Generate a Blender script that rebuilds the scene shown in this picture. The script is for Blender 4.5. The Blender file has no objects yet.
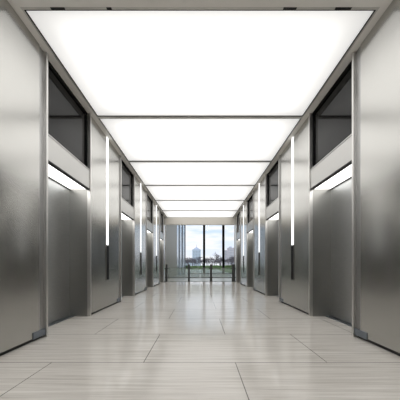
import bpy, bmesh, math, random
from mathutils import Vector, Matrix
random.seed(7)
S = bpy.context.scene
C = S.collection
PX = 225.0                       # focal length in pixels of a 400 px frame
EYE = 0.847
F = 1.835                         # corridor half width at the steel facing
H = 3.376                        # corridor ceiling height
END = 11.9                       # end of the corridor
PERIOD = 2.51                    # spacing of the elevator bays
GZ = 22.0                        # glazing of the lobby

# ------------------------------------------------------------------ materials
def mat(name):
    m = bpy.data.materials.new(name); m.use_nodes = True
    nt = m.node_tree; b = nt.nodes['Principled BSDF']
    return m, nt, b
def ramp(nt, src, stops):
    r = nt.nodes.new('ShaderNodeValToRGB'); el = r.color_ramp.elements
    while len(el) < len(stops): el.new(0.5)
    for e, (p, c) in zip(el, stops):
        e.position = p; e.color = (*c, 1) if len(c) == 3 else c
    nt.links.new(src, r.inputs['Fac']); return r
def noise(nt, scale, detail=3, stretch=(1, 1, 1), coord='Object', rough=.5):
    tc = nt.nodes.new('ShaderNodeTexCoord'); mp = nt.nodes.new('ShaderNodeMapping')
    mp.inputs['Scale'].default_value = stretch
    n = nt.nodes.new('ShaderNodeTexNoise'); n.inputs['Scale'].default_value = scale
    n.inputs['Detail'].default_value = detail; n.inputs['Roughness'].default_value = rough
    nt.links.new(tc.outputs[coord], mp.inputs['Vector']); nt.links.new(mp.outputs['Vector'], n.inputs['Vector'])
    return n
def steel(name, col, rough, aniso=.0, line=.06, stretch=(1, 1, 60), sc=6.0):
    m, nt, b = mat(name)
    b.inputs['Metallic'].default_value = 1
    n = noise(nt, sc, 4, stretch, rough=.7)
    lo = tuple(c*(1-line) for c in col); hi = tuple(min(1, c*(1+line)) for c in col)
    r = ramp(nt, n.outputs['Fac'], [(.3, lo), (.7, hi)])
    nt.links.new(r.outputs['Color'], b.inputs['Base Color'])
    b.inputs['Roughness'].default_value = rough
    if aniso:
        b.inputs['Anisotropic'].default_value = aniso
        v = nt.nodes.new('ShaderNodeCombineXYZ'); v.inputs['Z'].default_value = 1
        nt.links.new(v.outputs['Vector'], b.inputs['Tangent'])
    return m
def plain(name, col, rough=.5, metal=0, spec=.5, var=.04, sc=8):
    m, nt, b = mat(name)
    n = noise(nt, sc, 2)
    r = ramp(nt, n.outputs['Fac'], [(.3, tuple(c*(1-var) for c in col)), (.7, tuple(min(1, c*(1+var)) for c in col))])
    nt.links.new(r.outputs['Color'], b.inputs['Base Color'])
    b.inputs['Roughness'].default_value = rough; b.inputs['Metallic'].default_value = metal
    b.inputs['Specular IOR Level'].default_value = spec
    return m
def emit(name, col, st):
    m, nt, b = mat(name)
    b.inputs['Base Color'].default_value = (.8, .8, .8, 1)
    b.inputs['Emission Color'].default_value = (*col, 1)
    b.inputs['Emission Strength'].default_value = st
    return m

M = {}
M['steel'] = steel('brushed_steel', (.525, .52, .50), .19, .65)
M['door_steel'] = steel('linen_steel', (.50, .51, .51), .40, .5, .14, (1, 1, 40), 14)
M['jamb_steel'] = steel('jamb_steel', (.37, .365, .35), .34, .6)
M['edge_steel'] = steel('polished_edge_steel', (.70, .69, .67), .34, 0, .02)
M['groove_steel'] = steel('groove_steel', (.45, .45, .45), .30, .4)
M['foot_steel'] = steel('blue_grey_steel', (.24, .27, .31), .3, 0, .03)
M['blue_steel'] = plain('polished_screen_steel', (.66, .74, .84), .16, metal=.55, var=.02)
M['header_steel'] = steel('satin_header_steel', (.56, .555, .54), .38, .5, .03)
M['ceiling'] = plain('ceiling_paint', (.86, .84, .80), .6, var=.01)
M['end_paint'] = plain('header_paint', (.74, .71, .65), .6, var=.01)
M['wall'] = plain('service_wall', (.35, .34, .32), .7)
M['dark'] = plain('gasket_and_shade_black', (.012, .012, .012), .5)  # gaskets and fittings, also the painted shade under the facings
M['frame'] = plain('grey_frame', (.22, .215, .20), .4, metal=.5)
M['ceiling_frame'] = plain('aluminium_frame', (.62, .61, .58), .4, metal=.3)
M['black_glass'] = plain('black_glass', (.008, .008, .008), .05, var=0, spec=.15)
M['call_black'] = plain('black_call_plate', (.008, .008, .008), .45, var=0, spec=.12)
M['strip'] = emit('light_strip', (.97, .985, 1), 1.35)
M['soffit'] = emit('soffit_light', (1, .99, .96), 2.4)
M['post'] = plain('barrier_post_metal', (.07, .073, .07), .45, metal=.3)
M['mullion'] = plain('black_mullion', (.006, .006, .006), .6, spec=.1)
M['lobby_floor'] = plain('pale_lobby_stone', (.62, .63, .58), .3, var=.05, sc=.6)
M['lobby_wall'] = plain('satin_lobby_steel', (.36, .335, .29), .42, metal=.6, var=.02, sc=2)
M['dark_stone'] = plain('dark_stone_cladding', (.09, .088, .082), .5, var=.1, sc=1.5)
M['paving'] = plain('grey_paving', (.40, .42, .37), .8, var=.15, sc=.25)
M['kerb'] = plain('white_kerb', (.80, .80, .78), .7)
M['lawn'] = plain('lawn_grass', (.15, .22, .08), .9, var=.35, sc=.15)
M['bark'] = plain('grey_bark', (.12, .10, .12), .9)
M['leaf'] = plain('shrub_leaf', (.10, .17, .05), .7, var=.3, sc=2)
M['tower'] = plain('haze_blue_tower', (.56, .62, .74), .8, var=.03, sc=.05)  # distance haze is painted into these pale building colours
M['tower_roof'] = plain('slate_roof', (.42, .47, .58), .7, sc=.1)
M['pink'] = plain('haze_pink_render', (.60, .54, .60), .8, var=.03, sc=.05)  # paled in its colour for the haze as well
M['pane'] = plain('tinted_panes', (.26, .30, .38), .3, sc=.1)

# marble floor
m, nt, b = mat('marble_tiles'); M['marble'] = m
tc = nt.nodes.new('ShaderNodeTexCoord')
mp = nt.nodes.new('ShaderNodeMapping'); mp.inputs['Location'].default_value = (.492, -1.161, 0)
nt.links.new(tc.outputs['Object'], mp.inputs['Vector'])
br = nt.nodes.new('ShaderNodeTexBrick')
br.offset = .5; br.offset_frequency = 2; br.squash = 1
br.inputs['Scale'].default_value = 1; br.inputs['Brick Width'].default_value = 1.6
br.inputs['Row Height'].default_value = .8; br.inputs['Mortar Size'].default_value = .0035
br.inputs['Mortar Smooth'].default_value = 0; br.inputs['Bias'].default_value = 0
br.inputs['Color1'].default_value = (.93, .93, .93, 1); br.inputs['Color2'].default_value = (1, 1, 1, 1)
br.inputs['Mortar'].default_value = (.22, .21, .20, 1)
nt.links.new(mp.outputs['Vector'], br.inputs['Vector'])
n1 = noise(nt, 2.2, 6, (.30, 14, 1), rough=.68)
r1 = ramp(nt, n1.outputs['Fac'], [(.30, (.60, .565, .525)), (.5, (.79, .755, .71)), (.70, (.87, .84, .80))])
n2 = noise(nt, 9, 4, (.15, 16, 1), rough=.7)
r2 = ramp(nt, n2.outputs['Fac'], [(.38, (.77, .755, .74)), (.53, (1, 1, 1))])
mx = nt.nodes.new('ShaderNodeMix'); mx.data_type = 'RGBA'; mx.blend_type = 'MULTIPLY'; mx.inputs[0].default_value = 1
nt.links.new(r1.outputs['Color'], mx.inputs[6]); nt.links.new(r2.outputs['Color'], mx.inputs[7])
mx2 = nt.nodes.new('ShaderNodeMix'); mx2.data_type = 'RGBA'; mx2.blend_type = 'MULTIPLY'; mx2.inputs[0].default_value = 1
nt.links.new(mx.outputs[2], mx2.inputs[6]); nt.links.new(br.outputs['Color'], mx2.inputs[7])
nt.links.new(mx2.outputs[2], b.inputs['Base Color'])
b.inputs['Roughness'].default_value = .15

# luminous ceiling sheet: glows itself and passes the light of the lamp above it
m = bpy.data.materials.new('luminous_sheet'); m.use_nodes = True; M['sheet'] = m
nt = m.node_tree; nt.nodes.clear()
o = nt.nodes.new('ShaderNodeOutputMaterial'); ad = nt.nodes.new('ShaderNodeAddShader')
e = nt.nodes.new('ShaderNodeEmission'); e.inputs['Color'].default_value = (1, .995, .985, 1); e.inputs['Strength'].default_value = .26
t = nt.nodes.new('ShaderNodeBsdfTranslucent'); t.inputs['Color'].default_value = (.85, .85, .85, 1)
nt.links.new(e.outputs[0], ad.inputs[0]); nt.links.new(t.outputs[0], ad.inputs[1]); nt.links.new(ad.outputs[0], o.inputs[0])

# clear glass (thin) and frosted barrier glass
def glass(name, tint, clear, refl):
    m = bpy.data.materials.new(name); m.use_nodes = True
    nt = m.node_tree; nt.nodes.clear()
    o = nt.nodes.new('ShaderNodeOutputMaterial')
    tr = nt.nodes.new('ShaderNodeBsdfTransparent'); tr.inputs['Color'].default_value = (*tint, 1)
    df = nt.nodes.new('ShaderNodeBsdfTranslucent'); df.inputs['Color'].default_value = (.62, .66, .64, 1)
    d2 = nt.nodes.new('ShaderNodeBsdfDiffuse'); d2.inputs['Color'].default_value = (.55, .58, .56, 1)
    gl = nt.nodes.new('ShaderNodeBsdfGlossy'); gl.inputs['Roughness'].default_value = .03
    fr = nt.nodes.new('ShaderNodeFresnel'); fr.inputs['IOR'].default_value = refl
    m0 = nt.nodes.new('ShaderNodeMixShader'); nt.links.new(df.outputs[0], m0.inputs[1]); nt.links.new(d2.outputs[0], m0.inputs[2])
    m1 = nt.nodes.new('ShaderNodeMixShader'); m1.inputs[0].default_value = clear
    nt.links.new(m0.outputs[0], m1.inputs[1]); nt.links.new(tr.outputs[0], m1.inputs[2])
    m2 = nt.nodes.new('ShaderNodeMixShader'); nt.links.new(fr.outputs[0], m2.inputs[0])
    nt.links.new(m1.outputs[0], m2.inputs[1]); nt.links.new(gl.outputs[0], m2.inputs[2])
    nt.links.new(m2.outputs[0], o.inputs[0]); return m
M['glass'] = glass('window_glass', (.98, .99, .995), 1.0, 1.12)
M['gate_glass'] = glass('barrier_glass', (.90, .94, .92), .66, 1.3)

# ------------------------------------------------------------------ mesh helpers
class MB:
    def __init__(s): s.bm = bmesh.new()
    def box(s, x0, x1, y0, y1, z0, z1, bev=0):
        if x0 > x1: x0, x1 = x1, x0
        r = bmesh.ops.create_cube(s.bm, size=1)
        for v in r['verts']:
            v.co = Vector((x0 if v.co.x < 0 else x1, y0 if v.co.y < 0 else y1, z0 if v.co.z < 0 else z1))
        if bev:
            es = list({e for v in r['verts'] for e in v.link_edges})
            bmesh.ops.bevel(s.bm, geom=es, offset=bev, segments=2, affect='EDGES', profile=.5)
        return s
    def tube(s, a, b, ra, rb, n=5):
        a = Vector(a); b = Vector(b); d = (b-a).normalized()
        u = d.orthogonal().normalized(); w = d.cross(u)
        A = []; B = []
        for i in range(n):
            t = 2*math.pi*i/n; k = u*math.cos(t)+w*math.sin(t)
            A.append(s.bm.verts.new(a+k*ra)); B.append(s.bm.verts.new(b+k*rb))
        for i in range(n):
            j = (i+1) % n; s.bm.faces.new((A[i], A[j], B[j], B[i]))
        s.bm.faces.new(A[::-1]); s.bm.faces.new(B)
        return s
    def build(s, name, m, parent=None, smooth=False):
        bmesh.ops.recalc_face_normals(s.bm, faces=s.bm.faces)
        me = bpy.data.meshes.new(name); s.bm.to_mesh(me); s.bm.free()
        me.materials.append(M[m] if isinstance(m, str) else m)
        if smooth:
            for p in me.polygons: p.use_smooth = True
        ob = bpy.data.objects.new(name, me); C.objects.link(ob)
        if parent: ob.parent = parent
        return ob
def thing(name, loc, label=None, cat=None, group=None):
    o = bpy.data.objects.new(name, None); C.objects.link(o); o.location = loc; o.empty_display_size = .2
    if label: o['label'] = label
    if cat: o['category'] = cat
    if group: o['group'] = group
    return o
def tag(o, label, cat, group=None, kind=None):
    o['label'] = label; o['category'] = cat
    if group: o['group'] = group
    if kind: o['kind'] = kind
    return o
def struct(o, label=None):
    o['kind'] = 'structure'
    if label: o['label'] = label
    return o
def copy_tree(o, parent=None):
    c = o.copy(); C.objects.link(c)
    if parent: c.parent = parent
    for ch in list(o.children): copy_tree(ch, c)
    return c

# ------------------------------------------------------------------ setting
struct(MB().box(-2.6, 2.6, -7.6, END-.25, -.1, 0).build('floor', 'marble'), 'pale beige veined marble tiles of the elevator hall')
struct(MB().box(-2.6, 2.6, END-.25, END-.20, -.1, .012).build('trim_1', 'frame'), 'dark metal threshold under the glass gates')
struct(MB().box(-2.6, 3.7, END-.20, GZ+.2, -.1, 0).build('floor', 'lobby_floor'), 'pale stone floor of the lobby beyond the gates')
struct(MB().box(-2.6, -2.2, -7.6, END, 0, H+.4).build('wall_left', 'wall'))
struct(MB().box(2.2, 2.6, -7.6, END, 0, H+.4).build('wall_right', 'wall'))
struct(MB().box(-2.2, 2.2, -7.6, -7.4, 0, H).build('wall_back', 'wall'))
# ceiling: side margins, cross margin before the luminous field, the slab above
EDGE = 1.763; Y0 = 2.203; PITCH = 1.65
c = MB()
for s in (-1, 1):
    c.box(s*EDGE, s*2.2, -7.4, END, H, H+.04)
c.box(-EDGE, EDGE, Y0-.22, Y0, H, H+.04)
c.box(-EDGE, EDGE, Y0+6*PITCH-.05, END, H, H+.04)
c.box(-EDGE, EDGE, -7.4, -6.2, H, H+.04)
c.box(-2.2, 2.2, -7.4, END, H+.36, H+.40)
struct(c.build('ceiling', 'ceiling'), 'pale grey ceiling margin around the luminous panels')
struct(MB().box(-2.6, 3.7, END, END+.15, 3.0, 6.6).build('wall_end', 'end_paint'), 'pale beige header above the glass gates')
# lobby shell
struct(MB().box(-2.2, -1.95, END+.15, 19, 0, 5.4).build('wall_left', 'lobby_wall'), 'satin steel side wall of the lobby')
struct(MB().box(3.5, 3.7, END+.15, GZ-.15, 0, 5.4).build('wall_right', 'dark_stone'))
struct(MB().box(-2.2, 3.7, END+.15, GZ+.2, 5.4, 5.6).build('ceiling', 'ceiling'))
struct(MB().box(2.2, 3.7, END, END+.15, 0, 3.0).build('wall_front', 'dark_stone'))

# glazing: bays between black mullions
mx_ = [-1.36, .40, 2.28, 3.59]
for i in range(3):
    w = struct(MB().box(mx_[i]+.11, mx_[i+1]-.11, GZ, GZ+.02, 0.06, 5.4).build('window_%d' % (i+1), 'glass'), 'tall clear lobby window looking over the lawn')
    MB().box(mx_[i+1]-.11, mx_[i+1]+.11, GZ-.12, GZ+.12, 0, 5.4, .01).build('mullion', 'mullion', w)
    MB().box(mx_[i]+.11, mx_[i+1]-.11, GZ-.04, GZ+.06, 0, .06).build('window_sill', 'frame', w)

# folded steel screen beside the window
a = Vector((-1.95, 19.0)); bb = Vector((-1.36, 21.6))
scr = thing('steel_screen', (a.x, a.y, 0), 'tall blue grey polished steel screen with vertical folds left of the windows', 'screen')
d = (bb-a); nrm = Vector((d.y, -d.x)).normalized()
NF = 3
for i in range(NF):
    mb = MB(); p0 = d*(i/NF); p1 = d*((i+1)/NF-.02)
    w_ = p1-p0
    pts = [p0+Vector((w_.x*f_, w_.y*g_)) for f_, g_ in ((0, 0), (.10, .16), (.20, .32), (.30, .48), (.40, .64), (.49, .78), (.57, .90), (.78, .95), (.97, .99))]
    lo = [mb.bm.verts.new((q.x, q.y, 0)) for q in pts]; hi = [mb.bm.verts.new((q.x, q.y, 5.38)) for q in pts]
    back0 = [mb.bm.verts.new((q.x-nrm.x*.03, q.y-nrm.y*.03, 0)) for q in pts]; back1 = [mb.bm.verts.new((q.x-nrm.x*.03, q.y-nrm.y*.03, 5.38)) for q in pts]
    for k in range(8):
        mb.bm.faces.new((lo[k], lo[k+1], hi[k+1], hi[k])); mb.bm.faces.new((back0[k+1], back0[k], back1[k], back1[k+1]))
        mb.bm.faces.new((hi[k], hi[k+1], back1[k+1], back1[k])); mb.bm.faces.new((lo[k+1], lo[k], back0[k], back0[k+1]))
    mb.bm.faces.new((lo[0], hi[0], back1[0], back0[0])); mb.bm.faces.new((lo[8], back0[8], back1[8], hi[8]))
    mb.build('fold', 'blue_steel', scr)

# ------------------------------------------------------------------ luminous ceiling panels
def make_panel():
    t = thing('luminous_ceiling_panel', (0, Y0, H))
    L = PITCH
    MB().box(-EDGE+.028, EDGE-.028, .036, L-.036, .012, .018).build('diffuser', 'sheet', t)
    f = MB()
    for s in (-1, 1): f.box(s*(EDGE), s*(EDGE-.016), 0, L, 0, .10)
    f.box(-EDGE+.016, EDGE-.016, 0, .024, 0, .10); f.box(-EDGE+.016, EDGE-.016, L-.024, L, 0, .10)
    f.build('frame', 'ceiling_frame', t)
    g = MB()
    for s in (-1, 1): g.box(s*(EDGE-.016), s*(EDGE-.028), .024, L-.024, .004, .05)
    g.box(-EDGE+.028, EDGE-.028, .024, .036, .004, .05); g.box(-EDGE+.028, EDGE-.028, L-.036, L-.024, .004, .05)
    g.build('seam', 'dark', t)
    ld = bpy.data.lights.new('panel_lamp', 'AREA'); ld.shape = 'RECTANGLE'; ld.size = 2*EDGE-.42; ld.size_y = L-.30
    ld.energy = LAMP; ld.color = (1, .99, .97)
    lo = bpy.data.objects.new('panel_lamp', ld); C.objects.link(lo); lo.parent = t; lo.location = (0, L/2, .20)
    return t
LAMP = 12
names = ['largest luminous ceiling panel, nearest overhead with wide white sheet',
         'second luminous ceiling panel from the front, wide white sheet behind the largest',
         'third luminous ceiling panel from the front, a wide white band',
         'fourth luminous ceiling panel from the front, a narrow white band',
         'fifth luminous ceiling panel, second from the far end',
         'farthest luminous ceiling panel, touching the beige header at the end']
p0 = make_panel()
pan = [p0]+[copy_tree(p0) for _ in range(5)]
for i, p in enumerate(pan):
    p.location.y = Y0+i*PITCH
    tag(p, names[i], 'ceiling light', 'luminous ceiling panels in a row')
for x0, x1 in ((-1.47, -1.33), (-.92, -.87), (.82, .95), (1.33, 1.49)):
    MB().box(x0, x1, .002, .022, -.002, .0).build('air_slot', 'dark', p0)
for i in range(5):     # the same field carries on behind the viewpoint
    p = copy_tree(pan[1]); p.location.y = Y0-.22-(i+1)*PITCH
    tag(p, 'luminous ceiling panel behind the viewpoint', 'ceiling light', 'luminous ceiling panels behind the viewpoint')

# ------------------------------------------------------------------ elevator doorway
DW = 1.04
def make_doorway(s):
    t = thing('elevator_doorway', (s*F, 0, 0))
    X = lambda v: s*v
    b_ = lambda m_, x0, x1, *r, **k: m_.box(X(x0), X(x1), *r, **k)
    for y0, y1 in ((-.03, 0), (DW, DW+.025)):
        b_(MB(), -.022, .035, y0, y1, 0, H-.004, bev=.003).build('frame_post', 'edge_steel', t)
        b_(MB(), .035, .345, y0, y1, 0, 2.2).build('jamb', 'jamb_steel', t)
    b_(MB(), .050, .062, 0, DW, 2.432, H-.004).build('transom_glass', 'black_glass', t)
    g = MB()
    for y0, y1, z0, z1 in ((0, .03, 2.432, H-.004), (DW-.03, DW, 2.432, H-.004), (.03, DW-.03, H-.044, H-.004), (.03, DW-.03, 2.432, 2.452)):
        b_(g, .03, .05, y0, y1, z0, z1)
    g.build('transom_frame', 'mullion', t)
    b_(MB(), -.012, .022, 0, DW, 2.420, 2.432, bev=.002).build('header_trim', 'edge_steel', t)
    b_(MB(), -.008, .04, 0, DW, 2.116, 2.412, bev=.002).build('header_panel', 'header_steel', t)
    g = MB(); b_(g, -.006, .04, 0, DW, 2.412, 2.420); b_(g, -.0075, .045, 0, DW, 2.100, 2.116)
    b_(g, .315, .345, 0, DW, 2.094, 2.118); g.build('seam', 'dark', t)
    b_(MB(), .045, .315, .0, DW, 2.112, 2.15).build('soffit_light', 'soffit', t)
    for y0, y1 in ((0, DW/2-.0015), (DW/2+.0015, DW)):
        b_(MB(), .33, .345, y0, y1, .012, 2.094).build('door_leaf', 'door_steel', t)
    b_(MB(), .25, .345, 0, DW, .0, .010).build('door_sill', 'foot_steel', t)
    return t
# ------------------------------------------------------------------ steel wall facing with light strip and call plate
PW = PERIOD-DW-.055
def make_facing(s, L=PW, lamp=True, yc=.70):
    t = thing('steel_wall_facing', (s*F, 0, 0))
    X = lambda v: s*v
    b_ = lambda m_, x0, x1, *r, **k: m_.box(X(x0), X(x1), *r, **k)
    G = .085 if lamp else .03
    b_(MB(), 0, .03, 0, L-G, .038, H-.004, bev=.004).build('panel', 'steel', t)
    b_(MB(), .012, .03, L-G, L, .030, H-.004).build('edge_groove', 'groove_steel', t)
    b_(MB(), .025, .05, 0, L, 0, .038).build('toe_gap_shade', 'dark', t)  # near-black strip paints the shade in the gap below the panel
    if lamp:
        b_(MB(), -.010, .012, L-.19, L, .030, .105, bev=.003).build('corner_foot', 'foot_steel', t)
        b_(MB(), -.007, .0, yc-.042, yc+.042, 1.247, H-.006).build('light_strip', 'strip', t)
        b_(MB(), -.008, .0, yc-.075, yc+.075, .55, 1.247, bev=.002).build('call_plate_bezel', 'frame', t)
        b_(MB(), -.013, -.008, yc-.058, yc+.058, .565, 1.24, bev=.002).build('call_plate', 'call_black', t)
    return t
ordd = ['nearest', 'second', 'third', 'farthest']
for s, side in ((-1, 'left'), (1, 'right')):
    d0 = make_doorway(s); f0 = make_facing(s)
    for k in range(-2, 4):
        o = d0 if k == -2 else copy_tree(d0); o.location.y = 2.69+PERIOD*k
        if k >= 0: tag(o, '%s elevator doorway in the %s wall, steel doors under a lit soffit and black transom' % (ordd[k], side), 'elevator', 'elevator doorways on the %s wall' % side)
        else: tag(o, 'elevator doorway in the %s wall behind the viewpoint' % side, 'elevator', 'elevator doorways behind the viewpoint, %s' % side)
        o = f0 if k == -2 else (make_facing(s) if k == 0 else copy_tree(f0)); o.location.y = 2.69+PERIOD*k-.03-PW
        if k >= 0:
            lab = ('brushed steel wall facing at the %s edge of the picture, before the nearest elevator' % side if k == 0 else
                   '%s brushed steel wall facing with light strip and black call plate, %s wall, between elevators' % (['', 'first', 'second', 'third'][k], side))
            tag(o, lab, 'wall panel', 'steel wall facings on the %s wall' % side)
        else: tag(o, 'steel wall facing in the %s wall behind the viewpoint' % side, 'wall panel', 'steel wall facings behind the viewpoint, %s' % side)
    ys = 2.69+PERIOD*3+DW+.025
    o = make_facing(s, END-ys-.02, False); o.name = 'corner_pier'; o.location.y = ys
    tag(o, 'narrow steel corner pier ending the %s wall beside the glass gates' % side, 'wall panel')
    MB().box(-s*.022, s*.38, END-ys-.02, END-ys, 0, H-.004, .003).build('frame_post', 'edge_steel', o)
    struct(MB().box(s*(F+.05), s*2.2, -7.4, -3.9, 0, H).build('wall_%s' % side, 'steel'))

# ------------------------------------------------------------------ glass gates at the end
GY = END-.30
posts = [(-1.72, 'left end post of the waist-high glass gates, against the steel pier', .09),
         (-.57, 'slim dark gate post left of centre, between glass gates', .11),
         (.57, 'slim dark gate post right of centre, between glass gates', .125),
         (1.72, 'right end post of the waist-high glass gates, thick and dark', .16)]
for x, lab, w in posts:
    t = thing('gate_post', (x, GY, 0), lab, 'gate post', 'posts of the glass gates')
    MB().box(-w/2, w/2, -.05, .05, .02, .885, .006).build('shaft', 'post', t)
    MB().box(-w/2-.02, w/2+.02, -.06, .06, 0, .02, .003).build('base_plate', 'frame', t)
    MB().box(-w/2-.004, w/2+.004, -.054, .054, .885, .90, .003).build('cap', 'frame', t)
    for z in (.20, .66):
        MB().box(-w/2-.03, w/2+.03, -.018, .018, z, z+.05, .004).build('hinge', 'dark', t)
leaves = [(-1.655, -.64, 'wide glass gate leaf in front of the steel lobby wall'),
          (-.50, -.005, 'left leaf of the paired glass gates in the middle'),
          (.015, .49, 'right leaf of the paired glass gates in the middle'),
          (.65, 1.62, 'wide glass gate leaf on the right, before the kerbed path')]
for x0, x1, lab in leaves:
    t = thing('glass_gate', ((x0+x1)/2, GY, 0), lab, 'gate', 'leaves of the glass gates')
    hw = (x1-x0)/2
    MB().box(-hw, hw, -.006, .006, .22, .72).build('glass_sheet', 'gate_glass', t)
    MB().box(-hw, hw, -.014, .014, .185, .22, .004).build('bottom_rail', 'post', t)
    MB().box(-hw, hw, -.008, .008, .72, .728).build('top_rail', 'frame', t)

# ------------------------------------------------------------------ outdoors
struct(MB().box(-60, 120, GZ+.2, 42, -.3, -.02).build('ground', 'paving'), 'grey paving outside the windows')
tag(MB().box(-200, 300, 42, 700, -.3, -.03).build('lawn', 'lawn'), 'green lawn stretching to the distant buildings', 'lawn', kind='stuff')
tag(MB().box(2.9, 14, 24, 42, -.02, .03).build('lawn_bed', 'lawn'), 'green grass bed right of the white kerb', 'lawn')
tag(MB().box(2.62, 2.9, GZ+.3, 42, -.02, .07, .01).build('kerb', 'kerb'), 'straight white kerb along the paved path, running away from the windows', 'kerb')
tag(MB().box(-30, 2.4, 38.5, 40.5, -.02, .03, .01).build('paving_band', 'kerb'), 'pale crosswise paving band at the lawn edge, left of the kerb', 'paving')

def tree_mesh(seed, hgt, spread=.5, lv=5):
    rnd = random.Random(seed); mb = MB()
    def grow(p, d, ln, r, k):
        q = p + d*ln
        mb.tube(p, q, r, r*.7, 4)
        if k == 0: return
        n = 3 if k > 1 else 4
        for i in range(n):
            a_ = Vector((rnd.uniform(-1, 1), rnd.uniform(-1, 1), rnd.uniform(-.25, .7)))
            nd = (d*(1-spread*.6)+a_.normalized()*spread*1.35).normalized()
            st = p.lerp(q, rnd.uniform(.55, 1.0)) if i else q
            grow(st, nd, ln*rnd.uniform(.58, .82), r*.62, k-1)
    grow(Vector((0, 0, 0)), Vector((rnd.uniform(-.06, .06), 0, 1)).normalized(), hgt*.30, hgt*.026, lv)
    return mb
protos = []
for i in range(4):
    o = tree_mesh(20+i, 6.5, .55+.05*i).build('bare_tree', 'bark'); protos.append(o)
def place(o, x, y, sc, rz, lab, grp, cat='tree'):
    o.location = (x, y, -.03); o.scale = (sc*.95, sc*.95, sc); o.rotation_euler = (0, 0, rz); tag(o, lab, cat, grp); return o
rt = random.Random(4)
front = [(-4.6, 84, .80), (1.2, 86, .72), (4.6, 72, 1.00), (7.4, 80, .78), (9.6, 70, .66), (12.6, 78, .84), (-1.6, 98, .82)]
flab = ['bare tree left of the distant tower, before the lawn edge', 'bare tree just right of the left mullion, small', 'tallest bare tree, spreading crown right of the left mullion',
        'bare tree in the middle of the central window', 'low bare tree just left of the right mullion', 'bare tree in front of the pinkish building', 'bare tree in front of the pale blue tower']
used = set()
for i, (x, y, sc) in enumerate(front):
    p = protos[i % 4]
    if i < 4: o = p
    else: o = p.copy(); C.objects.link(o)
    place(o, x, y, sc, rt.uniform(0, 6), flab[i], 'bare trees on the lawn')
for i in range(80):
    x = -16+i*.78; y = (110, 150, 124, 178, 137, 164)[i % 6]+rt.uniform(-1, 1)
    o = protos[i % 4].copy(); C.objects.link(o)
    place(o, x*1.3, y, rt.uniform(1.0, 1.3)*(y/130)**.6, rt.uniform(0, 6), 'bare tree in the dense grey row beyond the lawn', 'distant row of bare trees')
# shrubs: clumps of leaves
def shrub_mesh(seed, r):
    rnd = random.Random(seed); mb = MB()
    for i in range(900):
        v = Vector((rnd.gauss(0, 1), rnd.gauss(0, 1), abs(rnd.gauss(0, 1)))).normalized()*r*rnd.uniform(.55, 1.05)
        v.z = v.z*.8+r*.12
        u = Vector((rnd.uniform(-1, 1), rnd.uniform(-1, 1), rnd.uniform(-1, 1))).normalized(); w = u.orthogonal().normalized()
        k = r*.11
        mb.bm.faces.new([mb.bm.verts.new(v+q) for q in (-u*k, w*k*.5, u*k, -w*k*.5)])
    for i in range(6):
        mb.tube((0, 0, 0), Vector((rnd.uniform(-.5, .5), rnd.uniform(-.5, .5), .6))*r, r*.04, r*.015, 4)
    return mb
sp = [shrub_mesh(5, 1.0).build('shrub', 'leaf'), shrub_mesh(6, 1.0).build('shrub', 'leaf')]
rows = []
for i in range(16):
    y = (50, 58)[i % 2]; rows.append((-6+i*1.55+rt.uniform(-.3, .3), y, rt.uniform(.7, 1.1)))
for i, (x, y, sc) in enumerate(rows):
    o = sp[i] if i < 2 else sp[i % 2].copy()
    if i >= 2: C.objects.link(o)
    o.location = (x, y, -.03); o.scale = (sc*1.3, sc, sc*.95); o.rotation_euler = (0, 0, rt.uniform(0, 6))
    tag(o, 'low green leafy shrub in the band across the lawn', 'shrub', 'shrubs across the lawn')

# distant tower with pyramid roof
def windows(parent, x0, x1, yf, z0, z1, nx, nz, m_='pane'):
    for i in range(nx):
        for k in range(nz):
            cx = x0+(i+.5)*(x1-x0)/nx; cz = z0+(k+.5)*(z1-z0)/nz
            w = (x1-x0)/nx*.28; h = (z1-z0)/nz*.30
            MB().box(cx-w, cx+w, yf-.15, yf+.02, cz-h, cz+h).build('window', m_, parent)
D = 500
k_ = D/PX
t = thing('distant_tower', (-3.5*k_, D, 0), 'haze-paled blue office tower with pyramid roof and spire, far beyond the left window', 'building')
w = 4.3*k_; hb = EYE+15.2*k_
MB().box(-w, w, 0, 2*w, -.03, hb).build('wall', 'tower', t)
MB().box(-w*1.03, w*1.03, -.3, 2*w+.3, hb, hb+1.2).build('cornice', 'tower_roof', t)
r_ = MB(); top = r_.bm.verts.new((0, w, hb+1.2+3.0*k_)); q = [r_.bm.verts.new(v) for v in ((-w*.9, .1*w, hb+1.2), (w*.9, .1*w, hb+1.2), (w*.9, 1.9*w, hb+1.2), (-w*.9, 1.9*w, hb+1.2))]
for i in range(4): r_.bm.faces.new((q[i], q[(i+1) % 4], top))
r_.bm.faces.new(q[::-1]); r_.build('roof', 'tower_roof', t)
MB().tube((0, w, hb+3.0*k_), (0, w, hb+6.0*k_), .6, .15, 6).build('spire', 'tower_roof', t)
windows(t, -w*.9, w*.9, 0, 3, hb-1, 5, 9)
D = 400; k_ = D/PX
t = thing('apartment_block', (24.5*k_, D, 0), 'pinkish stepped apartment block with rows of windows, far beyond the right window', 'building')
h1 = EYE+15.3*k_; h2 = EYE+17.6*k_
MB().box(0, 3.4*k_, 0, 14, -.03, h1).build('wing', 'pink', t)
MB().box(3.4*k_, 14*k_, -2, 14, -.03, h2).build('wall', 'pink', t)
MB().box(5*k_, 7.5*k_, 3, 9, h2, h2+2.2).build('roof_house', 'tower_roof', t)
windows(t, .3*k_, 3.2*k_, 0, 2, h1-1, 2, 9); windows(t, 3.6*k_, 13.6*k_, -2, 2, h2-1, 7, 10)
t = thing('low_building', (-12*k_, D+30, 0), 'low pale building on the skyline left of the tower', 'building')
MB().box(-10, 12, 0, 14, -.03, 9.5).build('wall', 'tower', t); MB().box(-10.5, 12.5, -.5, 14.5, 9.5, 10.4).build('roof', 'tower_roof', t)
windows(t, -9, 11, 0, 1, 9, 6, 3)

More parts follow.
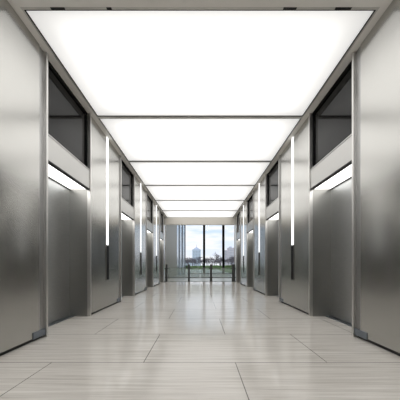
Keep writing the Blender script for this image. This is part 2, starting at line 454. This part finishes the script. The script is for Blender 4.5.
sd = bpy.data.lights.new('sun', 'SUN'); sd.energy = 1.6; sd.angle = math.radians(8); sd.color = (1, .97, .93)
so = bpy.data.objects.new('sun', sd); C.objects.link(so); so.rotation_euler = (math.radians(48), 0, math.radians(-25)); so.location = (0, -20, 40)
for x, y in ((.8, 14.5), (.8, 18.5)):  # two unseen lamps added to brighten the dim lobby
    t = thing('added_lobby_light', (x, y, 5.4), 'added square fill lamp brightening the lobby, unseen above the header', 'ceiling light', 'added lobby fill lamps')
    MB().box(-.65, .65, -.65, .65, -.05, 0).build('housing', 'frame', t)
    ld = bpy.data.lights.new('lobby_fill_lamp', 'AREA'); ld.size = 1.2; ld.energy = 45; ld.color = (1, .97, .92)
    lo = bpy.data.objects.new('lobby_fill_lamp', ld); C.objects.link(lo); lo.parent = t; lo.location = (0, 0, -.06)
# ------------------------------------------------------------------ sky
w = bpy.data.worlds.new('sky'); S.world = w; w.use_nodes = True; nt = w.node_tree
bg = nt.nodes['Background']
tc = nt.nodes.new('ShaderNodeTexCoord'); sx = nt.nodes.new('ShaderNodeSeparateXYZ'); nt.links.new(tc.outputs['Generated'], sx.inputs[0])
gr = ramp(nt, sx.outputs['Z'], [(0, (.80, .84, .93)), (.07, (.83, .89, 1.0)), (.20, (.56, .76, .97)), (1, (.30, .52, .88))])
mp = nt.nodes.new('ShaderNodeMapping'); mp.inputs['Scale'].default_value = (3, 3, 16)
nz = nt.nodes.new('ShaderNodeTexNoise'); nz.inputs['Scale'].default_value = 2.2; nz.inputs['Detail'].default_value = 6
nt.links.new(tc.outputs['Generated'], mp.inputs[0]); nt.links.new(mp.outputs[0], nz.inputs['Vector'])
cl = ramp(nt, nz.outputs['Fac'], [(.42, (0, 0, 0)), (.62, (1, 1, 1))])
mxx = nt.nodes.new('ShaderNodeMix'); mxx.data_type = 'RGBA'
nt.links.new(cl.outputs['Color'], mxx.inputs[0]); nt.links.new(gr.outputs['Color'], mxx.inputs[6]); mxx.inputs[7].default_value = (.98, .98, 1, 1)
nt.links.new(mxx.outputs[2], bg.inputs['Color']); bg.inputs['Strength'].default_value = 1.08

# ------------------------------------------------------------------ camera
cd = bpy.data.cameras.new('camera'); cam = bpy.data.objects.new('camera', cd); C.objects.link(cam)
cam.location = (0, 0, EYE); cam.rotation_euler = (math.radians(90), 0, 0)
cd.sensor_width = 36; cd.sensor_fit = 'HORIZONTAL'; cd.lens = 36*PX/400
cd.shift_x = 0.0; cd.shift_y = 65.3/400; cd.clip_end = 2000; cd.clip_start = .05
S.camera = cam
S.view_settings.view_transform = 'Standard'; S.view_settings.look = 'None'
S.view_settings.gamma = 1; S.view_settings.use_curve_mapping = False; S.view_settings.exposure = 0
S.cycles.use_denoising = True
S.cycles.max_bounces = 12; S.cycles.diffuse_bounces = 6; S.cycles.glossy_bounces = 6; S.cycles.transparent_max_bounces = 16
S.cycles.sample_clamp_indirect = 8
